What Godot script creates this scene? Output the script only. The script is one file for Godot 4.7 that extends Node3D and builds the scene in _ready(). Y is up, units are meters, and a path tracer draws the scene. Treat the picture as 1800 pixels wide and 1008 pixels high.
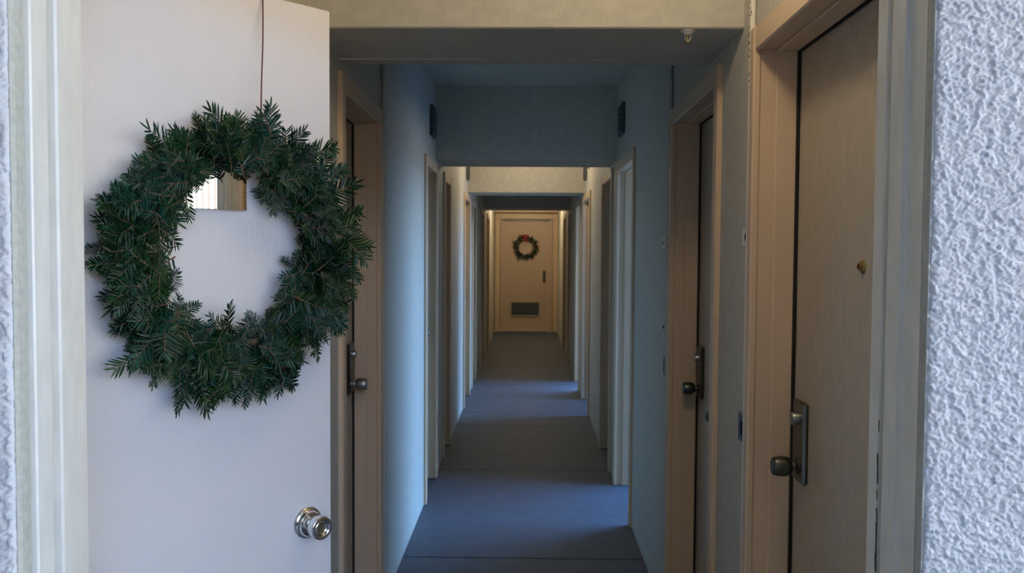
extends Node3D
# Corridor of an apartment house, seen through its entry frame. World: x right, y up, the corridor runs along -Z; "d" below is the distance along it (d = -z).

const CAM_H := 1.515
const WL := -0.605      # corridor wall, left face
const WR := 0.59        # corridor wall, right face
const CEIL := 2.61
const FAR := 16.1

var cam: Camera3D
var M := {}
var door_number := 0
var trim_number := 0
var wall_vents: Array = []
var rng := RandomNumberGenerator.new()

# ------------------------------------------------------------------ ready
func _ready() -> void:
	rng.seed = 4711
	setup_camera_and_light()
	make_materials()
	build_shell()
	build_entry_frame()
	build_outdoors()
	build_doors()
	build_wreath_door()
	build_wreath()
	build_far_door()
	build_fittings()
	build_lamps()

func setup_camera_and_light() -> void:
	cam = Camera3D.new()
	cam.name = "camera"
	cam.position = Vector3(0, CAM_H, 0)
	cam.rotation_degrees = Vector3(-2.32, 0.97, 0.35)
	cam.near = 0.05
	cam.far = 200.0
	var lens := CameraAttributesPhysical.new()
	lens.frustum_focal_length = 35.238      # 37.6 degrees of vertical view on a 24 mm high sensor
	lens.frustum_focus_distance = 1.62
	lens.exposure_aperture = 13.0           # a pupil of about 2.7 mm, as in a telephone
	cam.attributes = lens
	cam.fov = 37.61
	add_child(cam)
	cam.current = true

	var sky_mat := ProceduralSkyMaterial.new()
	sky_mat.sky_top_color = Color(0.15, 0.37, 0.88).linear_to_srgb()
	sky_mat.sky_horizon_color = Color(0.32, 0.60, 0.98).linear_to_srgb()
	sky_mat.sky_curve = 0.2
	sky_mat.ground_bottom_color = Color(0.08, 0.09, 0.1).linear_to_srgb()
	sky_mat.ground_horizon_color = Color(0.1, 0.12, 0.15).linear_to_srgb()
	sky_mat.sun_angle_max = 1.0
	var sky := Sky.new()
	sky.sky_material = sky_mat
	var env := Environment.new()
	env.background_mode = Environment.BG_SKY
	env.sky = sky
	env.background_energy_multiplier = 16.5
	env.tonemap_mode = Environment.TONE_MAPPER_LINEAR
	env.tonemap_exposure = 1.1
	env.sdfgi_enabled = true
	env.ssao_enabled = true
	env.ssil_enabled = true
	var we := WorldEnvironment.new()
	we.name = "world_environment"
	we.environment = env
	add_child(we)

	var sun := DirectionalLight3D.new()      # stands behind the house, beyond the far end of the corridor
	sun.name = "sun"
	sun.light_color = Color(1.0, 0.97, 0.92)
	sun.light_energy = 44.0
	sun.light_angular_distance = 0.53
	sun.shadow_enabled = true
	add_child(sun)
	sun.look_at_from_position(Vector3(-7.0, 7.5, -2.0), Vector3.ZERO, Vector3.UP)

# ------------------------------------------------------------------ materials
func noise_tex(freq: float, size: int, kind: int, sd: int, octaves := 3, normal := false) -> NoiseTexture2D:
	var n := FastNoiseLite.new()
	n.noise_type = kind
	n.frequency = freq
	n.seed = sd
	n.fractal_octaves = octaves
	var t := NoiseTexture2D.new()
	t.width = size
	t.height = size
	t.seamless = true
	t.noise = n
	t.as_normal_map = normal
	return t

func tone_tex(freq: float, size: int, sd: int, lo: Color, hi: Color, octaves := 4) -> NoiseTexture2D:
	var t := noise_tex(freq, size, FastNoiseLite.TYPE_SIMPLEX_SMOOTH, sd, octaves)
	var g := Gradient.new()
	g.set_color(0, lo)
	g.set_color(1, hi)
	t.color_ramp = g
	return t

func mat(called: String, lin: Color, rough: float, metal := 0.0, spec := 0.5) -> StandardMaterial3D:
	var m := StandardMaterial3D.new()
	m.resource_name = called
	m.albedo_color = lin.linear_to_srgb()
	m.roughness = rough
	m.metallic = metal
	m.metallic_specular = spec
	M[called] = m
	return m

func relief(m: StandardMaterial3D, tex: Texture2D, centimetres: float, scale: Vector3, tone: Texture2D = null) -> void:
	m.uv1_triplanar = true
	m.uv1_world_triplanar = true
	m.uv1_scale = scale
	if tex:
		m.heightmap_enabled = true
		m.heightmap_texture = tex
		m.heightmap_scale = centimetres
	if tone:
		m.albedo_texture = tone

func make_materials() -> void:
	var peel := noise_tex(0.035, 512, FastNoiseLite.TYPE_SIMPLEX_SMOOTH, 3, 3)
	var roller := noise_tex(0.03, 512, FastNoiseLite.TYPE_SIMPLEX_SMOOTH, 8, 4)
	var mottle := tone_tex(0.008, 512, 5, Color(0.93, 0.93, 0.93), Color(1, 1, 1))
	var blotch := tone_tex(0.01, 512, 15, Color(0.88, 0.88, 0.88), Color(1, 1, 1), 5)
	relief(mat("wall_paint", Color(0.60, 0.57, 0.48), 0.64), roller, 0.04, Vector3(4, 4, 4), mottle)
	relief(mat("trim_paint", Color(0.68, 0.51, 0.335), 0.42), peel, 0.008, Vector3(6, 3, 6))
	relief(mat("leaf_paint", Color(0.51, 0.435, 0.325), 0.45), peel, 0.004, Vector3(6, 3, 6), mottle)
	relief(mat("far_leaf_paint", Color(0.60, 0.45, 0.33), 0.5), null, 0.0, Vector3(3, 3, 3), mottle)
	relief(mat("white_door_paint", Color(0.74, 0.73, 0.72), 0.33), peel, 0.06, Vector3(5.5, 3.2, 5.5))
	relief(mat("frame_paint", Color(0.72, 0.715, 0.64), 0.36), peel, 0.006, Vector3(6, 2, 6), mottle)
	relief(mat("frame_edge_grey", Color(0.42, 0.44, 0.39), 0.6), peel, 0.03, Vector3(14, 14, 14), blotch)
	relief(mat("stucco", Color(0.58, 0.58, 0.57), 0.8), null, 0.0, Vector3(3, 3, 3), mottle)
	var lumps := noise_tex(0.045, 512, FastNoiseLite.TYPE_CELLULAR, 21, 3)
	relief(mat("stucco_far", Color(0.58, 0.58, 0.57), 0.85), lumps, 0.3, Vector3(3.2, 3.2, 3.2))
	relief(mat("concrete", Color(0.085, 0.108, 0.138), 0.6), roller, 0.008, Vector3(1.2, 1.2, 1.2), blotch)
	mat("joint", Color(0.03, 0.03, 0.03), 0.9)
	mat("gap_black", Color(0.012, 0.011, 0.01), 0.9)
	mat("chrome", Color(0.78, 0.78, 0.78), 0.07, 1.0)
	mat("mirror", Color(0.92, 0.92, 0.92), 0.012, 1.0)
	mat("bronze", Color(0.13, 0.14, 0.12), 0.33, 1.0)
	mat("satin_steel", Color(0.42, 0.43, 0.42), 0.38, 1.0)
	mat("brass", Color(0.40, 0.28, 0.11), 0.3, 1.0)
	mat("black_plastic", Color(0.012, 0.014, 0.02), 0.35)
	mat("white_plastic", Color(0.74, 0.71, 0.62), 0.4)
	mat("vent_metal", Color(0.07, 0.08, 0.08), 0.5)
	mat("cord_red", Color(0.09, 0.012, 0.018), 0.7)
	mat("ribbon_red", Color(0.30, 0.022, 0.02), 0.55)
	var nd := mat("needle", Color(1, 1, 1), 0.27, 0.0, 0.32)
	nd.vertex_color_use_as_albedo = true
	mat("stem", Color(0.10, 0.048, 0.022), 0.7)
	mat("vine", Color(0.11, 0.07, 0.04), 0.9)
	mat("white_slat", Color(0.80, 0.79, 0.76), 0.5)
	mat("asphalt", Color(0.07, 0.07, 0.07), 0.9)
	relief(mat("paving", Color(0.16, 0.16, 0.16), 0.85), roller, 0.05, Vector3(1, 1, 1), blotch)
	mat("brick_brown", Color(0.16, 0.135, 0.115), 0.9)
	var g := mat("lamp_glass", Color(0.9, 0.85, 0.75), 0.4)
	g.emission_enabled = true
	g.emission = Color(1.0, 0.91, 0.77)
	g.emission_energy_multiplier = 1.6

# ------------------------------------------------------------------ mesh helpers (vertices in world space, committed into the parent's space)
class MB:
	var v := PackedVector3Array()
	var n := PackedVector3Array()
	var c := PackedColorArray()
	func tri(a: Vector3, b: Vector3, e: Vector3, na: Vector3, nb: Vector3, ne: Vector3) -> void:
		var f := (b - a).cross(e - a)
		if f.dot(na + nb + ne) > 0.0:   # front faces run clockwise
			v.append_array([a, e, b]); n.append_array([na, ne, nb])
		else:
			v.append_array([a, b, e]); n.append_array([na, nb, ne])
	func flat(a: Vector3, b: Vector3, e: Vector3, out: Vector3) -> void:
		var f := (b - a).cross(e - a)
		if f.length_squared() < 1e-16:
			return
		f = f.normalized()
		if f.dot(out) < 0.0:
			f = -f
		tri(a, b, e, f, f, f)
	func quad(a: Vector3, b: Vector3, e: Vector3, g: Vector3, out: Vector3) -> void:
		flat(a, b, e, out); flat(a, e, g, out)

# box given by a corner, three edge vectors; chamfered edges
func obox(m: MB, o: Vector3, ex: Vector3, ey: Vector3, ez: Vector3, ch := 0.0) -> void:
	var ctr := o + (ex + ey + ez) * 0.5
	var h := [ex * 0.5, ey * 0.5, ez * 0.5]
	var un := [ex.normalized(), ey.normalized(), ez.normalized()]
	var chm: float = minf(ch, 0.45 * minf(ex.length(), minf(ey.length(), ez.length())))
	if chm <= 0.0:
		for a in 3:
			var b := (a + 1) % 3
			var e := (a + 2) % 3
			for s in [-1.0, 1.0]:
				var f: Vector3 = ctr + h[a] * s
				m.quad(f - h[b] - h[e], f + h[b] - h[e], f + h[b] + h[e], f - h[b] + h[e], un[a] * s)
		return
	# corner point of sign (sx,sy,sz) lying on face axis
	var pt := func(s: Array, axis: int) -> Vector3:
		var p := ctr
		for k in 3:
			p += (h[k] - (Vector3.ZERO if k == axis else un[k] * chm)) * s[k]
		return p
	for a in 3:
		var b := (a + 1) % 3
		var e := (a + 2) % 3
		for s in [-1.0, 1.0]:
			var q := []
			for w in [[-1.0, -1.0], [1.0, -1.0], [1.0, 1.0], [-1.0, 1.0]]:
				var sg := [0.0, 0.0, 0.0]
				sg[a] = s; sg[b] = w[0]; sg[e] = w[1]
				q.append(pt.call(sg, a))
			m.quad(q[0], q[1], q[2], q[3], un[a] * s)
			for t in [-1.0, 1.0]:   # edges between faces a and b
				var s1 := [0.0, 0.0, 0.0]
				var s2 := [0.0, 0.0, 0.0]
				s1[a] = s; s1[b] = t; s1[e] = -1.0
				s2[a] = s; s2[b] = t; s2[e] = 1.0
				m.quad(pt.call(s1, a), pt.call(s2, a), pt.call(s2, b), pt.call(s1, b), un[a] * s + un[b] * t)
	for x in [-1.0, 1.0]:
		for y in [-1.0, 1.0]:
			for z in [-1.0, 1.0]:
				var s3 := [x, y, z]
				m.flat(pt.call(s3, 0), pt.call(s3, 1), pt.call(s3, 2), un[0] * x + un[1] * y + un[2] * z)

# axis-parallel box in (x, y, d)
func bx(m: MB, x0: float, x1: float, y0: float, y1: float, d0: float, d1: float, ch := 0.0) -> void:
	obox(m, Vector3(minf(x0, x1), minf(y0, y1), -maxf(d0, d1)), Vector3(absf(x1 - x0), 0, 0), Vector3(0, absf(y1 - y0), 0), Vector3(0, 0, absf(d1 - d0)), ch)

func side_of(axis: Vector3) -> Vector3:
	var s := axis.cross(Vector3.UP)
	return (Vector3.RIGHT if s.length() < 0.01 else s).normalized()

# solid of revolution; prof = [radius, height along axis]
func lathe(m: MB, o: Vector3, axis: Vector3, prof: Array, seg := 28) -> void:
	axis = axis.normalized()
	var sx := side_of(axis)
	var sy := axis.cross(sx)
	var k := prof.size()
	var seg_n := []
	for i in k - 1:
		var dr: float = prof[i + 1][0] - prof[i][0]
		var dh: float = prof[i + 1][1] - prof[i][1]
		var l := maxf(sqrt(dr * dr + dh * dh), 1e-9)
		seg_n.append(Vector2(dh / l, -dr / l))
	for i in k - 1:
		var n0: Vector2 = seg_n[i]
		var n1: Vector2 = seg_n[i]
		if i > 0 and seg_n[i - 1].dot(seg_n[i]) > 0.75:
			n0 = (seg_n[i - 1] + seg_n[i]).normalized()
		if i < k - 2 and seg_n[i + 1].dot(seg_n[i]) > 0.75:
			n1 = (seg_n[i + 1] + seg_n[i]).normalized()
		for j in seg:
			var a0 := TAU * j / seg
			var a1 := TAU * (j + 1) / seg
			var r0 := sx * cos(a0) + sy * sin(a0)
			var r1 := sx * cos(a1) + sy * sin(a1)
			var p00: Vector3 = o + r0 * prof[i][0] + axis * prof[i][1]
			var p01: Vector3 = o + r1 * prof[i][0] + axis * prof[i][1]
			var p10: Vector3 = o + r0 * prof[i + 1][0] + axis * prof[i + 1][1]
			var p11: Vector3 = o + r1 * prof[i + 1][0] + axis * prof[i + 1][1]
			if prof[i + 1][0] > 1e-6:
				m.tri(p00, p10, p11, r0 * n0.x + axis * n0.y, r0 * n1.x + axis * n1.y, r1 * n1.x + axis * n1.y)
			if prof[i][0] > 1e-6:
				m.tri(p00, p11, p01, r0 * n0.x + axis * n0.y, r1 * n1.x + axis * n1.y, r1 * n0.x + axis * n0.y)

func tube(m: MB, pts: Array, radii: Array, seg := 8, closed := false) -> void:
	var k := pts.size()
	var rings := []
	var norms := []
	var ref := Vector3.ZERO
	for i in k:
		var a: Vector3 = pts[(i - 1 + k) % k] if (closed or i > 0) else pts[0]
		var b: Vector3 = pts[(i + 1) % k] if (closed or i < k - 1) else pts[k - 1]
		var t := (b - a).normalized()
		if ref == Vector3.ZERO:
			ref = side_of(t)
		ref = (ref - t * ref.dot(t)).normalized()
		var up := t.cross(ref)
		var ring := []
		var nn := []
		for j in seg:
			var an := TAU * j / seg
			var r := ref * cos(an) + up * sin(an)
			nn.append(r)
			ring.append(pts[i] + r * radii[i])
		rings.append(ring)
		norms.append(nn)
	for i in (k if closed else k - 1):
		var i2 := (i + 1) % k
		for j in seg:
			var j2 := (j + 1) % seg
			m.tri(rings[i][j], rings[i2][j], rings[i2][j2], norms[i][j], norms[i2][j], norms[i2][j2])
			m.tri(rings[i][j], rings[i2][j2], rings[i][j2], norms[i][j], norms[i2][j2], norms[i][j2])
	if not closed:
		for e in [0, k - 1]:
			var out: Vector3 = (pts[0] - pts[1]) if e == 0 else (pts[k - 1] - pts[k - 2])
			for j in seg:
				m.flat(pts[e], rings[e][j], rings[e][(j + 1) % seg], out)

# outline of (x, d) points pulled up from y0 to y1
func prism(m: MB, outline: Array, y0: float, y1: float) -> void:
	var poly := PackedVector2Array()
	for p in outline:
		poly.append(Vector2(p[0], p[1]))
	var area := 0.0
	for i in poly.size():
		var a := poly[i]
		var b := poly[(i + 1) % poly.size()]
		area += a.x * b.y - b.x * a.y
	for i in poly.size():
		var a := poly[i]
		var b := poly[(i + 1) % poly.size()]
		var nn := Vector2(b.y - a.y, a.x - b.x) * signf(area)
		m.quad(Vector3(a.x, y0, -a.y), Vector3(b.x, y0, -b.y), Vector3(b.x, y1, -b.y), Vector3(a.x, y1, -a.y), Vector3(nn.x, 0, -nn.y))
	var t := Geometry2D.triangulate_polygon(poly)
	for i in range(0, t.size(), 3):
		for y in [y0, y1]:
			m.flat(Vector3(poly[t[i]].x, y, -poly[t[i]].y), Vector3(poly[t[i + 1]].x, y, -poly[t[i + 1]].y), Vector3(poly[t[i + 2]].x, y, -poly[t[i + 2]].y), Vector3(0, y - (y0 + y1) / 2, 0))

func mesh_of(m: MB, inv: Transform3D, material: Material) -> ArrayMesh:
	var arr := []
	arr.resize(Mesh.ARRAY_MAX)
	arr[Mesh.ARRAY_VERTEX] = inv * m.v
	var nn := PackedVector3Array()
	nn.resize(m.n.size())
	for i in m.n.size():
		nn[i] = inv.basis * m.n[i]
	arr[Mesh.ARRAY_NORMAL] = nn
	if m.c.size() == m.v.size():
		arr[Mesh.ARRAY_COLOR] = m.c
	var am := ArrayMesh.new()
	am.add_surface_from_arrays(Mesh.PRIMITIVE_TRIANGLES, arr)
	am.surface_set_material(0, material)
	return am

func put(m: MB, called: String, material: String, parent: Node3D = self) -> MeshInstance3D:
	var o := MeshInstance3D.new()
	o.name = called
	parent.add_child(o, true)
	o.mesh = mesh_of(m, parent.global_transform.affine_inverse(), M[material])
	return o

func base(called: String, at: Vector3) -> Node3D:
	var o := Node3D.new()
	o.name = called
	add_child(o, true)
	o.position = at
	return o

# a thing that is one mesh, its origin at its base
func single(m: MB, called: String, material: String) -> MeshInstance3D:
	var lo := m.v[0]
	var hi := m.v[0]
	for p in m.v:
		lo = lo.min(p)
		hi = hi.max(p)
	var at := Vector3((lo.x + hi.x) / 2, lo.y, (lo.z + hi.z) / 2)
	var o := MeshInstance3D.new()
	o.name = called
	add_child(o, true)
	o.position = at
	o.mesh = mesh_of(m, Transform3D(Basis(), -at), M[material])
	return o

func tag(o: Node, label: String, category: String, group := "", kind := "") -> Node:
	if label: o.set_meta("label", label)
	if category: o.set_meta("category", category)
	if group: o.set_meta("group", group)
	if kind: o.set_meta("kind", kind)
	return o

func struct_tag(o: Node, label: String, category: String) -> Node:
	return tag(o, label, category, "", "structure")

func V(x: float, y: float, d: float) -> Vector3:
	return Vector3(x, y, -d)

# ray through a pixel of the 1800 x 1008 frame
func ray(px: float, py: float) -> Vector3:
	var f := 1480.0
	return (cam.transform.basis * Vector3((px - 900.0) / f, -(py - 504.0) / f, -1.0)).normalized()

# ------------------------------------------------------------------ shell
const BEAMS := [[2.335, 2.79], [5.58, 6.09], [8.70, 9.15], [11.92, 12.4]]
const BEAM_Y := 2.13
# [near, far, open to the sky]
const OPEN_L := [[2.745, 3.417, false], [5.02, 5.576, false], [6.14, 6.562, false], [8.12, 8.862, false], [9.36, 9.94, false], [11.05, 11.8, false], [12.75, 13.4, false]]
const OPEN_R := [[1.30, 2.175, false], [2.63, 3.385, false], [4.645, 5.456, true], [5.83, 6.497, false], [7.795, 8.648, true], [9.22, 9.876, true], [10.95, 11.75, false], [12.6, 13.3, false]]
const TOP := 2.035
const LIN := 0.02       # jamb lining

func wall_run(m: MB, xi: float, xo: float, d0: float, d1: float, holes: Array) -> void:
	var at := d0
	for h in holes:
		var a: float = h[0] - LIN
		var b: float = h[1] + LIN
		if a > at:
			bx(m, xi, xo, 0, CEIL, at, a)
		bx(m, xi, xo, TOP + LIN, CEIL, maxf(a, d0), b)
		at = b
	if at < d1:
		bx(m, xi, xo, 0, CEIL, at, d1)

func build_shell() -> void:
	# floor slabs with open joints
	var fl := base("floor", V(0, 0, 8))
	struct_tag(fl, "grey concrete corridor floor cut by thin dark joints", "floor")
	var cuts := [1.14, 4.115, 5.807, 7.308, 7.91, 9.6, 11.2, 12.8, 14.4, FAR]
	for i in cuts.size() - 1:
		var m := MB.new()
		var xl: float = -1.05 if cuts[i] < 2.0 else WL - 0.19
		bx(m, xl, WR + 0.19, -0.08, 0.0, cuts[i] + 0.004, cuts[i + 1] - 0.004, 0.003)
		put(m, "slab", "concrete", fl)
	var mb := MB.new()
	bx(mb, -1.3, 1.0, -0.2, -0.08, 0.9, FAR + 0.2)
	put(mb, "joint_bed", "joint", fl)

	var c := MB.new()
	bx(c, -2.6, 1.1, CEIL, CEIL + 0.3, 0.9, FAR + 0.3)
	struct_tag(single(c, "ceiling", "wall_paint"), "plain painted ceiling above the corridor", "ceiling")

	# corridor walls: an inner leaf with every opening, an outer leaf with only the open ones
	var l := MB.new()
	wall_run(l, WL - 0.13, WL, 2.10, FAR + 0.05, OPEN_L)
	bx(l, WL - 0.28, WL - 0.13, 0, CEIL, 2.10, FAR + 0.2)
	struct_tag(single(l, "wall_left", "wall_paint"), "cream corridor wall with a row of doors, facing the daylit openings", "wall")
	var r := MB.new()
	wall_run(r, WR, WR + 0.13, 1.14, FAR + 0.05, OPEN_R)
	var opened := OPEN_R.filter(func(h): return h[2])
	wall_run(r, WR + 0.13, WR + 0.22, 1.14, FAR + 0.2, opened)
	struct_tag(single(r, "wall_right", "wall_paint"), "cream corridor wall with doors, three daylit openings and a bell plate", "wall")

	# widening behind the entry, with the doorway of the wreath door
	var v := MB.new()
	bx(v, -1.20, -1.055, 0, CEIL, 1.14, 1.20)
	bx(v, -1.20, -1.055, TOP + 0.03, CEIL, 1.20, 2.10)
	bx(v, -1.20, WL - 0.28, 0, CEIL, 2.10, 2.24)
	# the dark closet behind it
	bx(v, -2.5, -2.4, 0, CEIL, 1.0, 2.4)
	bx(v, -2.4, -1.20, 0, CEIL, 1.0, 1.14)
	bx(v, -2.4, -1.20, 0, CEIL, 2.24, 2.4)
	bx(v, -2.5, -1.05, -0.1, 0.0, 1.0, 2.4)
	struct_tag(single(v, "wall_closet", "wall_paint"), "cream wall of the side recess behind the wreath door", "wall")

	var f := MB.new()
	bx(f, WL - 0.3, WR + 0.3, 0, CEIL, FAR, FAR + 0.2)
	struct_tag(single(f, "wall_far", "wall_paint"), "wall closing the corridor behind the far brown door", "wall")

	var which := ["first ceiling beam behind the entry, yellowish cream, with a white sprinkler", "dark ceiling beam between the sprinkler beam and the pale beam", "pale lit ceiling beam deep in the corridor", "dark ceiling beam right before the far wreath door"]
	for i in BEAMS.size():
		var m := MB.new()
		var bl: float = WL - 0.02
		if i == 0:
			bl = WL - 0.1
		bx(m, bl, WR + 0.02, BEAM_Y, CEIL + 0.01, BEAMS[i][0], BEAMS[i][1], 0.004)
		var bm := single(m, "ceiling_beam", "wall_paint")
		struct_tag(bm, which[i], "beam")
		if i == 0:
			var dr := MB.new()
			bx(dr, WL, WR, BEAM_Y - 0.004, BEAM_Y + 0.002, 2.70, 2.708, 0.001)
			put(dr, "drip_bead", "wall_paint", bm)

# ------------------------------------------------------------------ entry
const EL := -0.597
const ER := 0.459
const EF := 0.965
const EB := 1.135

func stucco_patch(m: MB, x0: float, x1: float, y0: float, y1: float, d: float, edge_at_x0: bool, step: float) -> void:
	var big := FastNoiseLite.new()
	big.noise_type = FastNoiseLite.TYPE_SIMPLEX_SMOOTH
	big.frequency = 70.0
	big.seed = 31
	big.fractal_octaves = 1
	big.domain_warp_enabled = true
	big.domain_warp_amplitude = 0.006
	big.domain_warp_frequency = 60.0
	var fine := FastNoiseLite.new()
	fine.noise_type = FastNoiseLite.TYPE_SIMPLEX_SMOOTH
	fine.frequency = 190.0
	fine.seed = 77
	fine.fractal_octaves = 2
	var slow := FastNoiseLite.new()
	slow.noise_type = FastNoiseLite.TYPE_SIMPLEX_SMOOTH
	slow.frequency = 16.0
	slow.seed = 5
	var nx := int(ceil((x1 - x0) / step))
	var ny := int(ceil((y1 - y0) / step))
	var hh := PackedFloat32Array()
	hh.resize((nx + 1) * (ny + 1))
	for j in ny + 1:
		for i in nx + 1:
			var x := x0 + (x1 - x0) * i / nx
			var y := y0 + (y1 - y0) * j / ny
			var a := big.get_noise_2d(x, y * 0.9)
			var worm := 1.0 - absf(a) * 2.4
			var fl := clampf(0.5 + slow.get_noise_2d(x, y) * 1.2, 0.15, 1.0)
			var h := 0.0032 * fl * smoothstep(-0.2, 0.9, worm) + 0.0030 * clampf(fine.get_noise_2d(x, y) + 0.35, 0.0, 1.0) + 0.0020 * smoothstep(0.0, 0.5, a)
			var e := (x - x0) if edge_at_x0 else (x1 - x)
			if e < 0.008:
				h -= 0.007 * (1.0 - sqrt(maxf(0.0, 1.0 - pow(1.0 - e / 0.008, 2))))
			hh[j * (nx + 1) + i] = h
	var P := func(i: int, j: int) -> Vector3:
		return V(x0 + (x1 - x0) * i / nx, y0 + (y1 - y0) * j / ny, d + 0.003 - hh[j * (nx + 1) + i])
	var N := func(i: int, j: int) -> Vector3:
		var a := hh[j * (nx + 1) + mini(i + 1, nx)] - hh[j * (nx + 1) + maxi(i - 1, 0)]
		var b := hh[mini(j + 1, ny) * (nx + 1) + i] - hh[maxi(j - 1, 0) * (nx + 1) + i]
		return Vector3(-a, -b, 2.0 * step).normalized()
	var ps := PackedVector3Array()
	var ns := PackedVector3Array()
	for j in ny + 1:
		for i in nx + 1:
			ps.append(P.call(i, j))
			ns.append(N.call(i, j))
	for j in ny:
		for i in nx:
			var a := j * (nx + 1) + i
			var b := a + 1
			var e := a + nx + 1
			var g := e + 1
			m.v.append_array([ps[a], ps[e], ps[g], ps[a], ps[g], ps[b]])
			m.n.append_array([ns[a], ns[e], ns[g], ns[a], ns[g], ns[b]])

func build_entry_frame() -> void:
	var w := MB.new()
	var hh := 2.16
	bx(w, -7, EL - 0.02, 0, 3.2, EF + 0.004, EB)
	bx(w, ER + 0.02, 7, 0, 3.2, EF + 0.004, EB)
	bx(w, EL - 0.02, ER + 0.02, hh, 3.2, EF + 0.004, EB)
	var f := single(w, "wall_front", "stucco_far")
	struct_tag(f, "white rough stucco front wall around the entry opening", "wall")
	var s := MB.new()
	stucco_patch(s, ER, 0.80, 1.0, 1.95, EF, true, 0.0018)
	put(s, "stucco_relief", "stucco", f)
	var s2 := MB.new()
	stucco_patch(s2, -0.74, EL, 1.0, 1.95, EF, false, 0.0025)
	put(s2, "stucco_relief", "stucco", f)

	# the painted entry frame: a stepped profile on each side and a head
	trim_number += 1
	var fr := base("trim_%d" % trim_number, V((EL + ER) / 2, 0, 1.05))
	struct_tag(fr, "pale painted stepped entry frame set into the white stucco", "frame")
	for side in [-1, 1]:
		var x0: float = EL if side < 0 else ER
		var q := func(inset: float, d: float) -> Array:
			return [x0 - side * inset, d]
		# grey-green strip between stucco and frame
		var cb := MB.new()
		var cd1 := 0.985 if side > 0 else 0.9965
		prism(cb, [q.call(-0.03, EF + 0.008), q.call(0.0, EF + 0.004), q.call(0.0015, EF + 0.012), q.call(0.0, cd1), q.call(-0.03, cd1)], 0, hh)
		put(cb, "edge_strip", "frame_edge_grey", fr)
		var m := MB.new()
		var o := [q.call(-0.03, 0.989), q.call(-0.001, 0.989)] if side > 0 else [q.call(-0.03, 0.998)]
		if side > 0:
			o += [q.call(0.0, 1.024)]
			for k in 6:   # rounded nose
				var a := PI * 0.5 * k / 5.0
				o.append(q.call(0.006 * (1.0 - cos(a)) , 1.024 + 0.006 * sin(a)))
			o += [q.call(0.006, 1.066), q.call(-0.012, 1.068), q.call(-0.012, 1.088), q.call(0.0, 1.089), q.call(0.002, 1.091), q.call(0.002, 1.119), q.call(0.0, 1.121), q.call(-0.03, 1.121)]
		else:
			o += [q.call(-0.010, 0.998), q.call(-0.010, 1.004), q.call(0.001, 1.006), q.call(0.003, 1.008), q.call(0.003, 1.040), q.call(0.001, 1.042), q.call(-0.014, 1.044), q.call(-0.014, 1.060), q.call(0.000, 1.062), q.call(0.003, 1.064), q.call(0.003, 1.122), q.call(-0.03, 1.122)]
		prism(m, o, 0, hh)
		put(m, "jamb", "frame_paint", fr)
		# raw edge of the wall behind the frame
		var rb := MB.new()
		bx(rb, x0 + side * 0.03, x0 + side * 0.0305, 0, hh, 0.98, EB)
		put(rb, "packing", "gap_black", fr)
	var hd := MB.new()
	bx(hd, EL, ER, hh - 0.04, hh, 0.99, 1.12, 0.004)
	put(hd, "head", "frame_paint", fr)
	# blackened crack along the inner stop
	var crack := MB.new()
	for k in 26:
		var y := 1.10 + 0.25 * rng.randf() * rng.randf()
		var hgt := rng.randf_range(0.004, 0.016)
		var dd := 1.0885 + rng.randf_range(-0.0006, 0.0010)
		bx(crack, ER - 0.0022, ER - 0.0014, y, y + hgt, dd, dd + rng.randf_range(0.0008, 0.0022))
	put(crack, "crack", "gap_black", fr).set_meta("kind", "stuff")

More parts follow.
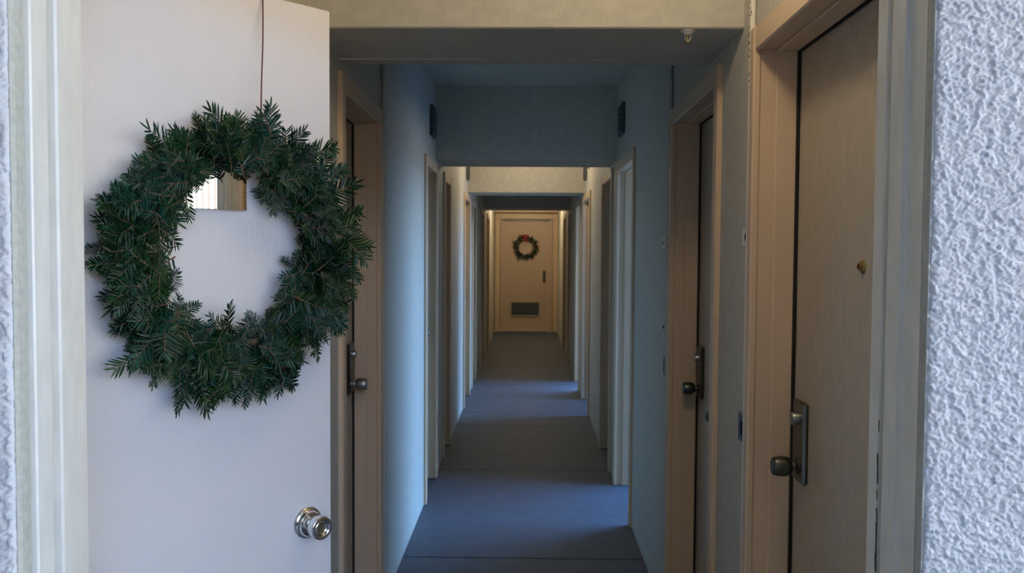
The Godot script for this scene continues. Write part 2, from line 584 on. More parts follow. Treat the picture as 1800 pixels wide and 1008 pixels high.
func build_outdoors() -> void:
	var g := MB.new()
	bx(g, -30, 30, -0.3, -0.02, -30, EB)
	bx(g, -30, -2.6, -0.3, -0.02, EB, 30)
	bx(g, 1.0, 30, -0.3, -0.02, EB, 30)
	struct_tag(single(g, "ground", "paving"), "paved ground outside the entry", "ground")
	# added upper storey and roof, out of view, to shade the side court
	var u := MB.new()
	bx(u, -7, 2.4, 3.2, 6.2, EF + 0.004, 18)
	bx(u, -7, -2.6, 0, 3.2, EB, 18)
	bx(u, -7, 2.4, CEIL + 0.3, 3.2, EB, 18)
	struct_tag(single(u, "added_upper_floor", "stucco_far"), "added unseen upper storey above the corridor, shading the side court", "wall")
	# roof slab added above the camera, unseen, to hold back front sky light
	var gr := MB.new()
	bx(gr, -7, 3.3, 2.92, 3.08, -2.2, EF)
	struct_tag(single(gr, "added_roof", "wall_paint"), "added unseen roof slab before the entry, holding back sky light", "roof")
	var pa := MB.new()  # added low wall, out of view, to keep low light off the door
	bx(pa, -2.8, 3.3, -0.02, 0.95, -2.2, -2.06)
	bx(pa, 3.16, 3.3, -0.02, 0.95, -2.06, EF)
	struct_tag(single(pa, "added_parapet", "brick_brown"), "added unseen low brown wall before the entry, blocking low light", "parapet")
	# house front added unseen, right behind the camera, to bounce sunlight inside
	var h := MB.new()
	bx(h, 5.5, 9, -0.02, 5.0, -5.6, -0.6)
	var hs := single(h, "added_bounce_house", "stucco_far")
	struct_tag(hs, "added unseen pale house front across the yard, bouncing sunlight to the entry", "wall")
	for k in 8:  # black strips added to give the mirror plate its dark stripes
		var dw := MB.new()
		bx(dw, 5.44, 5.6, 0.9, 4.4, -5.3 + k * 0.56, -5.3 + k * 0.56 + 0.24, 0.01)
		put(dw, "added_dark_stripe", "gap_black", hs)
	# side walls added out of view to keep skylight off the doorway jambs
	for o in OPEN_R:
		if o[2]:
			var fn := MB.new()
			bx(fn, WR + 0.22, WR + 3.0, 0, 3.8, o[0] - 0.2, o[0] - 0.06)
			struct_tag(single(fn, "added_screen_wall", "brick_brown"), "added unseen light-blocking wall outside the %s open doorway of the corridor" % ("first" if o[0] < 6.0 else ("second" if o[0] < 9.0 else "third")), "wall")
	# wing and yard wall, added unseen to block light from back left
	var wg := MB.new()
	bx(wg, -3.2, -2.8, -0.02, 6.2, -5.6, EF - 0.01)
	bx(wg, -3.2, 1.4, 3.0, 6.2, -6.0, -5.6)
	bx(wg, -3.2, 9.0, -0.02, 3.0, -6.0, -5.6)
	struct_tag(single(wg, "added_wing_wall", "brick_brown"), "added unseen dark brown wing and yard wall, blocking light", "wall")

# ------------------------------------------------------------------ doors
func fit_lock(parent: Node3D, side: int, xf: float, dc: float, small := false) -> void:
	# xf: face of the leaf; the plate stands proud towards the corridor
	var s := -side
	var nrm := Vector3(s, 0, 0)
	var pl := MB.new()
	var ch := 0.009
	obox(pl, V(xf, 0.945, dc + 0.043) + (Vector3(-0.014, 0, 0) if s < 0 else Vector3.ZERO), Vector3(0.014, 0, 0), Vector3(0, 0.205, 0), Vector3(0, 0, 0.086), ch)
	var plate := put(pl, "lock_plate", "bronze", parent)
	var kn := MB.new()
	lathe(kn, V(xf + s * 0.013, 0.985, dc), nrm, [[0.019, 0.0], [0.019, 0.004], [0.012, 0.008], [0.011, 0.014], [0.0185, 0.018], [0.0235, 0.025], [0.0252, 0.034], [0.0250, 0.044], [0.0235, 0.056], [0.0215, 0.061], [0.018, 0.063], [0.0, 0.0635]], 24)
	put(kn, "knob", "satin_steel" if small else "bronze", plate)
	var db := MB.new()
	lathe(db, V(xf + s * 0.013, 1.105, dc), nrm, [[0.0165, 0.0], [0.0165, 0.014], [0.015, 0.017], [0.010, 0.018], [0.0, 0.018]], 24)
	put(db, "deadbolt", "satin_steel", plate)

func make_door(side: int, h: Array, label: String, lock_far := true) -> void:
	door_number += 1
	var wx: float = WR if side > 0 else WL
	var a: float = h[0]
	var b: float = h[1]
	var dn := base("door_%d" % door_number, V(wx, 0, (a + b) / 2))
	struct_tag(dn, label, "door")
	var X := func(inset: float) -> float:   # inset behind the wall face
		return wx + side * inset
	# flat casing round the opening
	for leg in [[a - 0.05, a + 0.004], [b - 0.004, b + 0.045]]:
		var m := MB.new()
		bx(m, X.call(-0.016), X.call(0.004), 0, TOP + 0.06, leg[0], leg[1], 0.004)
		put(m, "casing", "trim_paint", dn)
	var hd := MB.new()
	bx(hd, X.call(-0.014), X.call(0.004), TOP - 0.004, TOP + 0.058, a + 0.004, b - 0.004, 0.004)
	put(hd, "casing_head", "trim_paint", dn)
	# lining with a raised stop
	for leg in [[a - LIN + 0.001, a, 1.0], [b, b + LIN - 0.001, -1.0]]:
		var m := MB.new()
		bx(m, X.call(0.0), X.call(0.128), 0, TOP + LIN - 0.001, leg[0], leg[1], 0.002)
		put(m, "jamb", "trim_paint", dn)
		var st := MB.new()
		var e: float = a if leg[2] > 0 else b
		bx(st, X.call(0.042), X.call(0.096), 0, TOP, e, e + leg[2] * 0.006, 0.003)
		put(st, "stop", "trim_paint", dn)
	var jh := MB.new()
	bx(jh, X.call(0.0), X.call(0.128), TOP, TOP + LIN - 0.001, a, b, 0.002)
	put(jh, "jamb_head", "trim_paint", dn)
	var sh := MB.new()
	bx(sh, X.call(0.042), X.call(0.096), TOP - 0.006, TOP, a + 0.006, b - 0.006, 0.003)
	put(sh, "stop_head", "trim_paint", dn)
	if h[2]:
		return
	var bk := MB.new()  # black sheet behind the leaf, standing in for the shade in its gap
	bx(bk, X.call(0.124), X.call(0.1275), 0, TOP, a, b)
	put(bk, "gap_shade_sheet", "gap_black", dn)
	for sl in [[a, a + 0.011], [b - 0.0105, b]]:  # black strips painting the shade of the gap between leaf and jamb
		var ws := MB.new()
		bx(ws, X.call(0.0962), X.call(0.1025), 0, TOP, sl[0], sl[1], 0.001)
		put(ws, "gap_shade_strip", "gap_black", dn)
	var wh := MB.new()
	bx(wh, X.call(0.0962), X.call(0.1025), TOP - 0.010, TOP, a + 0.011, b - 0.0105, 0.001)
	put(wh, "gap_shade_strip", "gap_black", dn)
	var lf := MB.new()
	bx(lf, X.call(0.103), X.call(0.122), 0.008, TOP - 0.006, a + 0.009, b - 0.006, 0.0025)
	put(lf, "door_panel", "leaf_paint", dn)
	fit_lock(dn, side, X.call(0.103), (b - 0.080) if lock_far else (a + 0.075), door_number > 3)
	if side > 0 and a < 2.0:
		var pp := MB.new()
		lathe(pp, V(X.call(0.103), 1.490, 1.744), Vector3(-1, 0, 0), [[0.0135, 0.0], [0.0140, 0.002], [0.012, 0.0045], [0.009, 0.006], [0.0085, 0.0105], [0.006, 0.011], [0.0055, 0.006], [0.0, 0.006]], 24)
		put(pp, "peephole", "brass", dn)
	if side > 0 and absf(a - 2.63) < 0.01:
		var kp := MB.new()
		lathe(kp, V(X.call(0.103), 0.921, 3.06), Vector3(-1, 0, 0), [[0.014, 0.0], [0.008, 0.006], [0.008, 0.016], [0.017, 0.022], [0.018, 0.03], [0.012, 0.036], [0.0, 0.037]], 20)
		put(kp, "door_pull", "bronze", dn)

func build_doors() -> void:
	var left_names := ["beige door on the left wall just past the first beam, bronze lock plate", "blue-grey narrow door on the left wall facing the first daylit opening", "narrow door on the left wall under the dark second beam", "door on the left wall facing the second daylit opening", "pale door on the left wall just past the third beam", "dim door on the left wall before the fourth beam", "warm-lit door on the left wall next to the far brown door"]
	var right_names := ["beige door with brass peephole and bronze lock, beside the stucco entry", "beige door on the right wall under the first beam, with a small extra pull", "first open doorway on the right wall, daylight falling in", "dim door on the right wall under the dark second beam", "second open doorway on the right wall, daylight falling in", "third open doorway on the right wall, just past the pale beam", "dim door on the right wall before the fourth beam", "warm-lit door on the right wall next to the far brown door"]
	for i in OPEN_R.size():
		make_door(1, OPEN_R[i], right_names[i])
	for i in OPEN_L.size():
		make_door(-1, OPEN_L[i], left_names[i])

# ------------------------------------------------------------------ wreath door: u along the leaf from the hinge, v up, w out of its face
const HINGE := Vector2(-1.016, 1.2253)      # x, d
const DU := Vector2(0.67719, 0.73580)
const DOOR_W := 0.86
func DW(u: float, v: float, w: float) -> Vector3:
	var p := HINGE + DU * u + Vector2(DU.y, -DU.x) * w
	return V(p.x, v, p.y)
func door_n() -> Vector3:
	return V(DU.y, 0, -DU.x)
func door_u() -> Vector3:
	return V(DU.x, 0, DU.y)
func on_door(px: float, py: float, w: float) -> Vector3:
	var r := ray(px, py)
	var nn := door_n()
	var o := DW(0, 0, w)
	var t := (o - cam.position).dot(nn) / r.dot(nn)
	return cam.position + r * t

func build_wreath_door() -> void:
	door_number += 1
	var dn := base("door_%d" % door_number, DW(0, 0, 0))
	struct_tag(dn, "white door standing ajar with the large green wreath hung on it", "door")
	var lf := MB.new()
	obox(lf, DW(0, 0.008, -0.04), door_u() * DOOR_W, Vector3(0, 2.032, 0), door_n() * 0.04, 0.002)
	put(lf, "door_panel", "white_door_paint", dn)
	# chrome knob on a stepped rose
	var kc := DW(0.797, 0.922, 0.0)
	var rose := MB.new()
	lathe(rose, kc, door_n(), [[0.0345, 0.0], [0.0352, 0.003], [0.0345, 0.006], [0.0315, 0.0085], [0.030, 0.009], [0.0275, 0.012], [0.0255, 0.0165], [0.022, 0.0175], [0.016, 0.0185], [0.013, 0.019]], 40)
	var ro := put(rose, "knob_rose", "chrome", dn)
	var kb := MB.new()
	lathe(kb, kc, door_n(), [[0.0115, 0.016], [0.0115, 0.024], [0.0165, 0.0265], [0.0215, 0.031], [0.0235, 0.037], [0.0248, 0.052], [0.0253, 0.056], [0.0248, 0.0585], [0.0232, 0.0598], [0.0195, 0.0600], [0.0168, 0.0588], [0.0160, 0.0575], [0.0148, 0.0585], [0.0132, 0.0588], [0.0118, 0.0572], [0.0095, 0.0562], [0.0, 0.0562]], 44)
	put(kb, "knob", "chrome", ro)
	# mirror plate behind the wreath
	var mp := MB.new()
	var mk := 16
	var bow := func(t: float) -> float:      # a thin bowed plate, its free-edge side standing a little proud
		return 0.0012 + 0.004 * (1.0 - pow(2.0 * t - 1.0, 2)) + 0.018 * t
	for k in mk:
		var t0 := k / float(mk)
		var t1 := (k + 1) / float(mk)
		var q := []
		var qn := []
		for t in [t0, t1]:
			var sl: float = (0.004 * (-4.0 * (2.0 * t - 1.0)) + 0.018) / 0.121
			qn.append((door_n() - door_u() * sl).normalized())
			q.append(DW(0.527 + 0.121 * t, 1.597, bow.call(t)))
			q.append(DW(0.527 + 0.121 * t, 1.718, bow.call(t)))
		mp.tri(q[0], q[2], q[3], qn[0], qn[1], qn[1])
		mp.tri(q[0], q[3], q[1], qn[0], qn[1], qn[0])
		for e in [0, 1]:      # lower and upper edge, back
			var y: float = 1.597 if e == 0 else 1.718
			mp.quad(q[e], q[2 + e], DW(0.527 + 0.121 * t1, y, 0.0002), DW(0.527 + 0.121 * t0, y, 0.0002), Vector3(0, e * 2.0 - 1.0, 0))
	for t in [0.0, 1.0]:
		mp.quad(DW(0.527 + 0.121 * t, 1.597, 0.0002), DW(0.527 + 0.121 * t, 1.718, 0.0002), DW(0.527 + 0.121 * t, 1.718, bow.call(t)), DW(0.527 + 0.121 * t, 1.597, bow.call(t)), door_u() * (t * 2.0 - 1.0))
	put(mp, "mirror_plate", "mirror", dn)
	# bolt plate on the free edge
	var bp := MB.new()
	obox(bp, DW(DOOR_W - 0.001, 1.25, -0.032), door_u() * 0.004, Vector3(0, 0.036, 0), door_n() * 0.026, 0.001)
	put(bp, "bolt_plate", "black_plastic", dn)
	# its jambs in the side wall
	for dd in [[1.20, 1.219], [2.083, 2.10]]:
		var j := MB.new()
		bx(j, -1.19, -1.045, 0, TOP + 0.03, dd[0], dd[1], 0.003)
		put(j, "jamb", "trim_paint", dn)

# ------------------------------------------------------------------ wreath
func needle(m: MB, o: Vector3, dir: Vector3, face: Vector3, length: float, width: float, col: Color, curl: float) -> void:
	var sd := dir.cross(face).normalized()
	var up := sd.cross(dir).normalized()
	var ts := [0.0, 0.22, 0.72, 1.0]
	var ws := [0.45, 1.0, 0.85, 0.08]
	var L := []
	var C := []
	var R := []
	for k in 4:
		var t: float = ts[k]
		var p := o + dir * (length * t) + up * (curl * length * t * t)
		var w: float = width * 0.5 * ws[k]
		L.append(p - sd * w)
		R.append(p + sd * w)
		C.append(p + up * (w * 0.45))
	var nl := (up - sd * 0.5).normalized()
	var nr := (up + sd * 0.5).normalized()
	for k in 3:
		m.tri(L[k], C[k], C[k + 1], nl, up, up); m.tri(L[k], C[k + 1], L[k + 1], nl, up, nl)
		m.tri(C[k], R[k], R[k + 1], up, nr, nr); m.tri(C[k], R[k + 1], C[k + 1], up, nr, up)
	for k in 36:
		m.c.append(col)

# one twig along +Y with its flat side to +Z; returns [stem, needles]
func make_sprig(length: float, bend: float, twigs: int, tint: Color, tipcol: Color, nl := 0.025) -> Array:
	var st := MB.new()
	var nd := MB.new()
	var axes := [[Vector3.ZERO, Vector3.UP, length, bend]]
	for k in twigs:
		var s: float = -1.0 if k % 2 == 0 else 1.0
		var t := rng.randf_range(0.22, 0.5)
		axes.append([Vector3(bend * length * t * t, length * t, 0.001), Vector3(s * 0.62, 0.78, rng.randf_range(-0.1, 0.2)).normalized(), length * rng.randf_range(0.38, 0.55), bend * 0.4])
	for ax in axes:
		var o: Vector3 = ax[0]
		var dir: Vector3 = ax[1]
		var ln: float = ax[2]
		var bn: float = ax[3]
		var across := dir.cross(Vector3.BACK).normalized()
		var pts := []
		var rad := []
		for k in 7:
			var t := k / 6.0
			pts.append(o + dir * (ln * t) + across * (bn * ln * t * t) + Vector3(0, 0, -0.10 * ln * t * t))
			rad.append(lerpf(0.0013, 0.0005, t))
		tube(st, pts, rad, 5)
		var count := int(ln / 0.0024)
		for k in count:
			var t := (k + rng.randf() * 0.6) / count
			t = 0.04 + 0.96 * t
			var i := mini(int(t * 6.0), 5)
			var p: Vector3 = pts[i].lerp(pts[i + 1], t * 6.0 - i)
			var along: Vector3 = (pts[i + 1] - pts[i]).normalized()
			var right := along.cross(Vector3.BACK).normalized()
			var s := -1.0 if k % 2 == 0 else 1.0
			var ang := lerpf(1.12, 0.55, pow(t, 2.0)) + rng.randf_range(-0.12, 0.12)
			if t > 0.97:
				ang = rng.randf_range(0.05, 0.35)
			var lift := rng.randf_range(-0.12, 0.18)
			if rng.randf() < 0.09:
				lift = rng.randf_range(0.5, 1.0)
			var dv := (along * cos(ang) + right * s * sin(ang) + Vector3.BACK * lift).normalized()
			var full := nl * (0.62 + 0.38 * sin(PI * clampf(t * 1.05, 0.0, 1.0))) * rng.randf_range(0.85, 1.1)
			var face := (Vector3.BACK + right * s * rng.randf_range(-0.35, 0.5) + along * rng.randf_range(-0.2, 0.2)).normalized()
			var col := tint.lerp(tipcol, clampf(rng.randf() * 0.7 + 0.3 * smoothstep(0.7, 1.0, t), 0.0, 1.0))
			needle(nd, p, dv, face, full, 0.0034, col, rng.randf_range(-0.05, 0.16))
	return [st, nd]

func sprig_kinds() -> Array:
	var greens := [[Color(0.0026, 0.0146, 0.0059), Color(0.0066, 0.0398, 0.0146)], [Color(0.0040, 0.0199, 0.0133), Color(0.0119, 0.0530, 0.0365)], [Color(0.0020, 0.0106, 0.0053), Color(0.0053, 0.0252, 0.0133)], [Color(0.0047, 0.0213, 0.0066), Color(0.0133, 0.0530, 0.0159)]]
	var kinds := []
	for k in 14:
		var g: Array = greens[k % 4]
		var parts := make_sprig(0.088 + 0.012 * (k % 5), [-0.25, 0.1, 0.3, -0.1, 0.0][k % 5], [0, 2, 1, 0, 2, 1, 2][k % 7], g[0], g[1], 0.027 + 0.0018 * (k % 4))
		kinds.append([mesh_of(parts[0], Transform3D(), M["stem"]), mesh_of(parts[1], Transform3D(), M["needle"]), 0.088 + 0.012 * (k % 5)])
	return kinds

func add_sprig(parent: Node3D, kind: Array, root: Vector3, tip: Vector3, face: Vector3, roll: float) -> void:
	var y := (tip - root)
	var s: float = y.length() / kind[2]
	y = y.normalized()
	var z := (face - y * face.dot(y)).normalized()
	z = z.rotated(y, roll)
	var x := y.cross(z)
	var o := MeshInstance3D.new()
	o.name = "sprig"
	o.mesh = kind[0]
	parent.add_child(o, true)
	var k := clampf(s, 0.75, 1.25)      # needles keep about their own size, the twig stretches
	o.transform = parent.global_transform.affine_inverse() * Transform3D(Basis(x * k, y * s, z * k), root)
	var nd := MeshInstance3D.new()
	nd.name = "needles"
	nd.mesh = kind[1]
	nd.set_meta("kind", "stuff")
	o.add_child(nd, true)

var kinds: Array

func build_wreath() -> void:
	kinds = sprig_kinds()
	var nn := door_n()
	var uu := door_u()
	var ctr := on_door(410, 448, 0.045)
	var w := base("wreath", ctr)
	tag(w, "large dark green fir wreath hanging by a red cord on the white door", "wreath")
	var core := MB.new()
	var pts := []
	var rad := []
	var lump := FastNoiseLite.new()
	lump.seed = 9
	lump.frequency = 0.9
	for k in 72:
		var a := TAU * k / 72
		pts.append(ctr + (uu * cos(a) + Vector3.UP * sin(a)) * (0.188 + 0.006 * lump.get_noise_1d(k)) - nn * 0.016)
		rad.append(0.009 + 0.002 * lump.get_noise_1d(k * 3.0 + 50))
	tube(core, pts, rad, 10, true)
	put(core, "ring", "vine", w)
	# twigs told apart in the photograph: root and tip
	var seen := [[420, 275, 396, 186], [324, 281, 267, 237], [370, 267, 347, 222], [428, 252, 431, 199], [466, 255, 457, 196], [474, 258, 500, 198], [492, 276, 529, 226], [535, 276, 584, 235], [550, 319, 594, 269], [555, 336, 609, 294], [556, 354, 632, 342], [579, 409, 652, 421], [576, 435, 643, 461], [289, 307, 222, 309], [286, 342, 227, 332], [246, 383, 179, 364], [263, 415, 184, 413], [277, 438, 201, 447], [240, 462, 160, 463], [272, 472, 187, 520], [254, 553, 207, 586], [295, 596, 241, 668], [295, 628, 265, 674], [318, 648, 321, 723], [350, 654, 353, 723], [396, 666, 381, 719], [419, 660, 407, 706], [443, 666, 431, 714], [480, 643, 457, 690], [503, 643, 500, 694], [492, 640, 536, 655], [512, 596, 530, 636], [553, 579, 565, 633], [567, 556, 592, 597], [579, 512, 611, 553], [585, 469, 632, 494], [405, 588, 381, 550], [457, 575, 436, 550], [300, 505, 323, 489], [330, 300, 300, 250], [270, 500, 205, 545], [300, 560, 230, 620], [340, 620, 300, 700], [380, 640, 360, 700], [240, 400, 190, 395], [590, 390, 640, 385], [570, 480, 625, 520], [545, 540, 590, 580], [470, 640, 478, 690], [310, 330, 240, 345]]
	var i := 0
	for s in seen:
		var wt := rng.randf_range(0.0, 0.05)
		var p0 := on_door(s[0], s[1], rng.randf_range(0.045, 0.075))
		var p1 := on_door(s[2], s[3], 0.045 + wt)
		# roots go deeper into the ring so that no twig starts in the air
		p0 = p0 + (p0 - p1) * 0.45
		add_sprig(w, kinds[i % kinds.size()], p0, p1, (nn + Vector3(rng.randf_range(-0.25, 0.25), rng.randf_range(-0.2, 0.3), 0)).normalized(), rng.randf_range(-0.3, 0.3))
		i += 1
	# the rest of the filling; the hole is a little off the ring's centre
	var hole := on_door(415, 437, 0.045)
	var inside := func(p: Vector3) -> float:
		var q := p - hole
		return Vector2(q.dot(uu) / 0.118, q.y / 0.132).length()
	var made := 0
	while made < 245:
		var a := TAU * fmod(made * 0.61803 + rng.randf() * 0.02, 1.0)
		var front := made % 5 < 2
		var r0 := rng.randf_range(0.14, 0.205) if front else rng.randf_range(0.13, 0.20)
		var w0 := rng.randf_range(0.016, 0.036) if front else rng.randf_range(-0.024, 0.012)
		var dirn := a + rng.randf_range(-1.25, 1.25)
		if rng.randf() < 0.12:
			dirn = a + PI + rng.randf_range(-1.1, 1.1)
		var ln := rng.randf_range(0.065, 0.105)
		var p0 := ctr + (uu * cos(a) + Vector3.UP * sin(a)) * r0 + nn * w0
		var p1 := p0 + (uu * cos(dirn) + Vector3.UP * sin(dirn)) * ln + nn * (rng.randf_range(-0.014, 0.022) if front else rng.randf_range(-0.012, 0.03))
		var rel := p1 - ctr
		var rad2 := Vector2(rel.dot(uu), rel.y).length()
		if rad2 > 0.258:
			p1 -= (uu * cos(a) + Vector3.UP * sin(a)) * (rad2 - 0.258)
		if inside.call(p0) < 1.04 or inside.call(p1) < 0.97 or inside.call((p0 + p1) * 0.5) < 1.0:
			rng.randf()
			made += 0 if rng.randf() < 0.8 else 1
			continue
		made += 1
		add_sprig(w, kinds[rng.randi() % kinds.size()], p0, p1, (nn + uu * rng.randf_range(-0.35, 0.35) + Vector3.UP * rng.randf_range(-0.3, 0.4)).normalized(), rng.randf_range(-0.35, 0.35))
	# cord over the door top
	var cd := MB.new()
	var top := on_door(462, 0, 0.004)
	var low := on_door(459, 262, 0.066)
	var cp := [DW(0.70, 2.02, -0.0425), DW(0.70, 2.0415, -0.04), DW(0.70, 2.0418, -0.001), Vector3(top.x, 2.036, top.z)]
	for k in 13:
		var t := k / 12.0
		cp.append(top.lerp(low, t) + uu * (0.0012 * sin(t * 7.0)))
	var cr := []
	for p in cp:
		cr.append(0.0014)
	tube(cd, cp, cr, 7)
	put(cd, "cord", "cord_red", w).set_meta("label", "thin dark red cord")

# ------------------------------------------------------------------ far end
func build_far_door() -> void:
	door_number += 1
	var dn := base("door_%d" % door_number, V(0, 0, FAR))
	struct_tag(dn, "brown door closing the corridor, with a small wreath and a floor-level vent", "door")
	var m := MB.new()
	bx(m, -0.50, 0.50, 0.01, 2.125, FAR - 0.03, FAR - 0.002, 0.003)
	put(m, "door_panel", "far_leaf_paint", dn)
	for s in [-1, 1]:
		var j := MB.new()
		bx(j, s * 0.505, s * 0.598, 0, 2.15, FAR - 0.055, FAR, 0.004)
		put(j, "jamb", "trim_paint", dn)
	var hd := MB.new()
	bx(hd, -0.598, 0.598, 2.152, 2.27, FAR - 0.05, FAR, 0.004)
	put(hd, "head", "trim_paint", dn)
	var ov := MB.new()
	bx(ov, -0.602, 0.588, 2.272, 2.37, FAR - 0.20, FAR, 0.006)
	put(ov, "canopy_board", "trim_paint", dn)
	var cl := MB.new()
	bx(cl, -0.45, 0.44, 2.118, 2.135, FAR - 0.065, FAR - 0.03, 0.003)
	put(cl, "top_rail", "bronze", dn)
	# vent
	var vf := MB.new()
	bx(vf, -0.305, 0.27, 0.555, 0.59, FAR - 0.05, FAR - 0.03, 0.003)
	bx(vf, -0.305, 0.27, 0.29, 0.315, FAR - 0.05, FAR - 0.03, 0.003)
	bx(vf, -0.305, -0.28, 0.315, 0.555, FAR - 0.05, FAR - 0.03, 0.003)
	bx(vf, 0.245, 0.27, 0.315, 0.555, FAR - 0.05, FAR - 0.03, 0.003)
	var vo := put(vf, "vent", "leaf_paint", dn)
	var vb := MB.new()
	bx(vb, -0.28, 0.245, 0.315, 0.555, FAR - 0.034, FAR - 0.0305)
	put(vb, "vent_back", "vent_metal", vo)
	for k in 9:
		var sl := MB.new()
		var y := 0.325 + k * 0.0255
		obox(sl, V(-0.28, y, FAR - 0.031), Vector3(0.525, 0, 0), Vector3(0, 0.016, 0), Vector3(0, -0.012, 0.014), 0.001)
		put(sl, "vent_slat", "vent_metal", vo)
	var th := MB.new()
	bx(th, -0.45, 0.43, 0.0, 0.016, FAR - 0.10, FAR - 0.03, 0.005)
	put(th, "threshold", "chrome", dn)
	var hp := MB.new()
	obox(hp, V(0.315, 0.97, FAR - 0.03), Vector3(0.05, 0, 0), Vector3(0, 0.20, 0), Vector3(0, 0, 0.012), 0.004)
	var ho := put(hp, "lock_plate", "bronze", dn)
	var kb := MB.new()
	lathe(kb, V(0.335, 1.0, FAR - 0.042), Vector3(0, 0, 1), [[0.012, 0.0], [0.011, 0.02], [0.026, 0.03], [0.028, 0.045], [0.02, 0.06], [0.0, 0.062]], 20)
	put(kb, "knob", "bronze", ho)
	var kn := MB.new()
	lathe(kn, V(-0.016, 1.61, FAR - 0.03), Vector3(0, 0, 1), [[0.014, 0.0], [0.014, 0.006], [0.009, 0.012], [0.0, 0.013]], 18)
	put(kn, "peephole", "satin_steel", dn)
	# small wreath
	var ctr := V(-0.018, 1.612, FAR - 0.065)
	var w := base("wreath", ctr)
	tag(w, "small green wreath with a red bow on the far brown door", "wreath")
	var core := MB.new()
	var pts := []
	var rad := []
	for k in 48:
		var a := TAU * k / 48
		pts.append(ctr + Vector3(cos(a), sin(a), 0) * 0.165)
		rad.append(0.03)
	tube(core, pts, rad, 8, true)
	put(core, "ring", "vine", w)
	for k in 84:
		var a := TAU * (k + rng.randf() * 0.8) / 84.0
		var r0 := rng.randf_range(0.12, 0.18)
		var dirn := a + rng.randf_range(-0.9, 0.9)
		var p0 := ctr + Vector3(cos(a), sin(a), 0) * r0 + Vector3(0, 0, rng.randf_range(-0.01, 0.03))
		add_sprig(w, kinds[rng.randi() % kinds.size()], p0, p0 + Vector3(cos(dirn), sin(dirn), 0.2) * rng.randf_range(0.05, 0.095), Vector3(rng.randf_range(-0.4, 0.4), rng.randf_range(-0.4, 0.4), 1).normalized(), 0.0)
	var bw := MB.new()
	for s in [-1, 1]:
		var loop := []
		var lr := []
		for k in 9:
			var t := k / 8.0
			loop.append(ctr + Vector3(-0.005 + s * 0.055 * sin(PI * t), 0.185 + 0.055 * t * (1.2 - 0.3 * t), 0.05 + 0.015 * sin(TAU * t)))
			lr.append(0.012)
		tube(bw, loop, lr, 6)
		var tail := [ctr + Vector3(-0.005, 0.20, 0.055), ctr + Vector3(-0.005 + s * 0.018, 0.15, 0.06), ctr + Vector3(-0.005 + s * 0.022, 0.10, 0.05)]
		tube(bw, tail, [0.012, 0.012, 0.008], 6)
	lathe(bw, ctr + Vector3(-0.005, 0.20, 0.045), Vector3(0, 0, 1), [[0.018, 0.0], [0.022, 0.012], [0.014, 0.026], [0.0, 0.028]], 14)
	put(bw, "bow", "ribbon_red", w)

# ------------------------------------------------------------------ fittings
func sprinkler(x: float, d: float, label: String) -> void:
	var o := base("fire_sprinkler", V(x, BEAM_Y, d))
	tag(o, label, "sprinkler")
	var a := MB.new()
	lathe(a, V(x, BEAM_Y + 0.001, d), Vector3.DOWN, [[0.020, 0.0], [0.0195, 0.003], [0.016, 0.006], [0.012, 0.008], [0.010, 0.012], [0.0, 0.012]], 24)
	put(a, "escutcheon", "white_plastic", o)
	var b := MB.new()
	for s in [-1, 1]:
		tube(b, [V(x + s * 0.006, BEAM_Y - 0.010, d), V(x + s * 0.0075, BEAM_Y - 0.020, d), V(x + s * 0.002, BEAM_Y - 0.031, d)], [0.0016, 0.0016, 0.0016], 6)
	put(b, "frame_arms", "satin_steel", o)
	var c := MB.new()
	lathe(c, V(x, BEAM_Y - 0.011, d), Vector3.DOWN, [[0.002, 0.0], [0.002, 0.019], [0.006, 0.0195], [0.0065, 0.0215], [0.0, 0.022]], 14)
	put(c, "deflector", "brass", o)

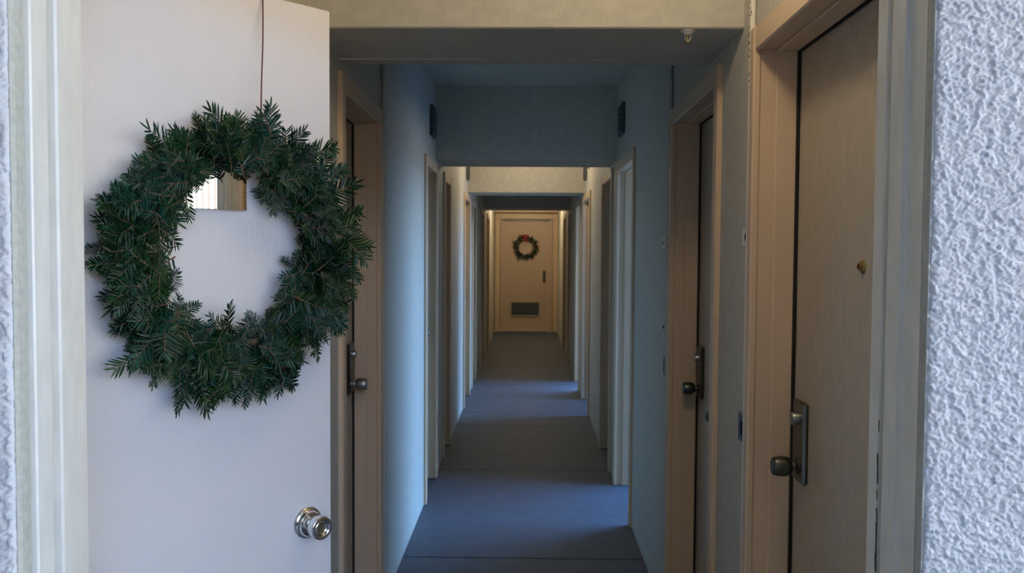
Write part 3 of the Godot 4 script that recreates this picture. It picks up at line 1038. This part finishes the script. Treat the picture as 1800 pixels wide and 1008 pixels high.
func build_fittings() -> void:
	sprinkler(0.4415, 2.36, "white fire sprinkler under the yellowish first beam")
	sprinkler(0.4257, 5.86, "small fire sprinkler under the dark second beam")
	# painted pipes running up the walls
	var pipes := [[WR, 2.212, -1.0, "white grimy pipe running up beside the brass-peephole door"], [WR, 3.452, -1.0, "painted pipe on the right wall between bell plate and second door"], [WL, 3.50, 1.0, "painted pipe on the left wall beside the first beige door"]]
	for p in pipes:
		var m := MB.new()
		tube(m, [V(p[0] + p[2] * 0.009, 0.0, p[1]), V(p[0] + p[2] * 0.009, 1.3, p[1] + 0.001), V(p[0] + p[2] * 0.009, CEIL, p[1])], [0.0085, 0.0085, 0.0085], 12)
		var o := single(m, "wall_pipe", "wall_paint" if p[1] > 3 else "white_plastic")
		tag(o, p[3], "pipe")
		if p[1] < 3:
			var g := MB.new()
			for k in 46:
				var y := 1.94 + 0.34 * rng.randf()
				var an := rng.randf_range(0.5, 1.9)      # flecks lie on the round of the pipe
				var c := V(p[0] - 0.009 - 0.0085 * sin(an), y, p[1] - 0.0085 * cos(an))
				var fz := rng.randf_range(0.0005, 0.0011)
				obox(g, c - Vector3.ONE * fz, Vector3(fz * 2, 0, 0), Vector3(0, rng.randf_range(0.001, 0.007), 0), Vector3(0, 0, fz * 2))
			put(g, "grime", "gap_black", o).set_meta("kind", "stuff")
	# bell plate with a dark pointed button
	for b in [[2.262, 1.560, "cream bell plate with a dark pointed button on the right wall"], [3.60, 1.560, "small bell plate past the second right door, on the bluish wall"]]:
		var o := base("bell_plate", V(WR, b[1] - 0.025, b[0]))
		tag(o, b[2], "doorbell")
		var m := MB.new()
		bx(m, WR - 0.005, WR, b[1] - 0.025, b[1] + 0.025, b[0] - 0.038, b[0] + 0.038, 0.002)
		put(m, "plate", "white_plastic", o)
		var k := MB.new()
		var c := V(WR - 0.0052, b[1], b[0])
		var up := Vector3(0, 0.014, 0)
		var sd := Vector3(0, 0, 0.010)
		var nz := Vector3(-0.004, 0, 0)
		for q in [[up, sd], [sd, -up], [-up, -sd], [-sd, up]]:
			k.flat(c + q[0], c + q[1], c + nz, Vector3(-1, 0, 0))
			k.flat(c + q[0], c + q[1], c, Vector3(1, 0, 0))
		put(k, "button", "black_plastic", o)
	var sw := base("wall_switch", V(WR, 1.005, 2.277))
	tag(sw, "black switch plate low on the wall beside the brass-peephole door", "switch")
	var m1 := MB.new()
	bx(m1, WR - 0.006, WR, 1.005, 1.083, 2.248, 2.306, 0.002)
	put(m1, "plate", "black_plastic", sw)
	var m2 := MB.new()
	bx(m2, WR - 0.010, WR - 0.006, 1.025, 1.063, 2.266, 2.288, 0.0015)
	put(m2, "rocker", "black_plastic", sw)
	var ml := base("letter_slot", V(WR, 0.997, 3.575))
	tag(ml, "narrow steel slot plate on the bluish right wall", "slot plate")
	var m3 := MB.new()
	bx(m3, WR - 0.005, WR, 0.997, 1.081, 3.555, 3.595, 0.002)
	put(m3, "plate", "satin_steel", ml)
	var m4 := MB.new()
	bx(m4, WR - 0.0058, WR - 0.005, 1.008, 1.070, 3.563, 3.570)
	put(m4, "slot", "gap_black", ml)
	var kh := MB.new()
	lathe(kh, V(WR, 1.200, 3.603), Vector3(-1, 0, 0), [[0.008, 0.0], [0.008, 0.003], [0.005, 0.005], [0.0, 0.005]], 16)
	tag(single(kh, "wall_screw", "black_plastic"), "tiny black round cap on the bluish right wall", "cap")
	# dark vent boxes high on the walls before the second and the third beam
	for b in [[-1, 5.34, "dark vent box high on the left wall before the second beam"], [1, 5.22, "dark vent box high on the right wall before the second beam"], [-1, 8.50, "dark vent box high on the left wall before the pale beam"], [1, 8.42, "dark vent box high on the right wall before the pale beam"]]:
		var wx: float = WR if b[0] > 0 else WL
		var o := base("vent_box", V(wx, 2.24, b[1]))
		tag(o, b[2], "vent")
		var f := MB.new()
		bx(f, wx, wx - b[0] * 0.022, 2.24, 2.43, b[1] - 0.10, b[1] + 0.10, 0.004)
		put(f, "housing", "vent_metal", o)
		for k in 6:
			var s := MB.new()
			bx(s, wx - b[0] * 0.022, wx - b[0] * 0.028, 2.255 + k * 0.028, 2.272 + k * 0.028, b[1] - 0.085, b[1] + 0.085, 0.001)
			put(s, "louvre", "vent_metal", o)

# ------------------------------------------------------------------ lamps
func lamp(x: float, d: float, energy: float, label: String) -> void:
	var o := base("ceiling_lamp", V(x, CEIL - 0.10, d))
	tag(o, label, "lamp")
	var a := MB.new()
	lathe(a, V(x, CEIL, d), Vector3.DOWN, [[0.13, 0.0], [0.13, 0.018], [0.12, 0.024], [0.0, 0.024]], 32)
	put(a, "lamp_base", "white_plastic", o)
	var g := MB.new()
	lathe(g, V(x, CEIL - 0.024, d), Vector3.DOWN, [[0.112, 0.0], [0.110, 0.02], [0.098, 0.045], [0.07, 0.066], [0.035, 0.076], [0.0, 0.078]], 32)
	put(g, "lamp_glass", "lamp_glass", o)
	var l := OmniLight3D.new()
	l.name = "lamp_light"
	l.light_color = Color(1.0, 0.91, 0.77)
	l.light_energy = energy
	l.omni_range = 12.0
	l.omni_attenuation = 2.0
	l.light_size = 0.1
	l.shadow_enabled = true
	o.add_child(l)
	l.position = Vector3(0, 0.025, 0)

func build_lamps() -> void:
	lamp(0.22, 1.62, 0.28, "round ceiling lamp before the yellowish first beam")
	lamp(0.0, 7.9, 0.36, "round ceiling lamp before the pale beam")
	lamp(0.0, 14.2, 0.84, "round ceiling lamp above the far brown door")
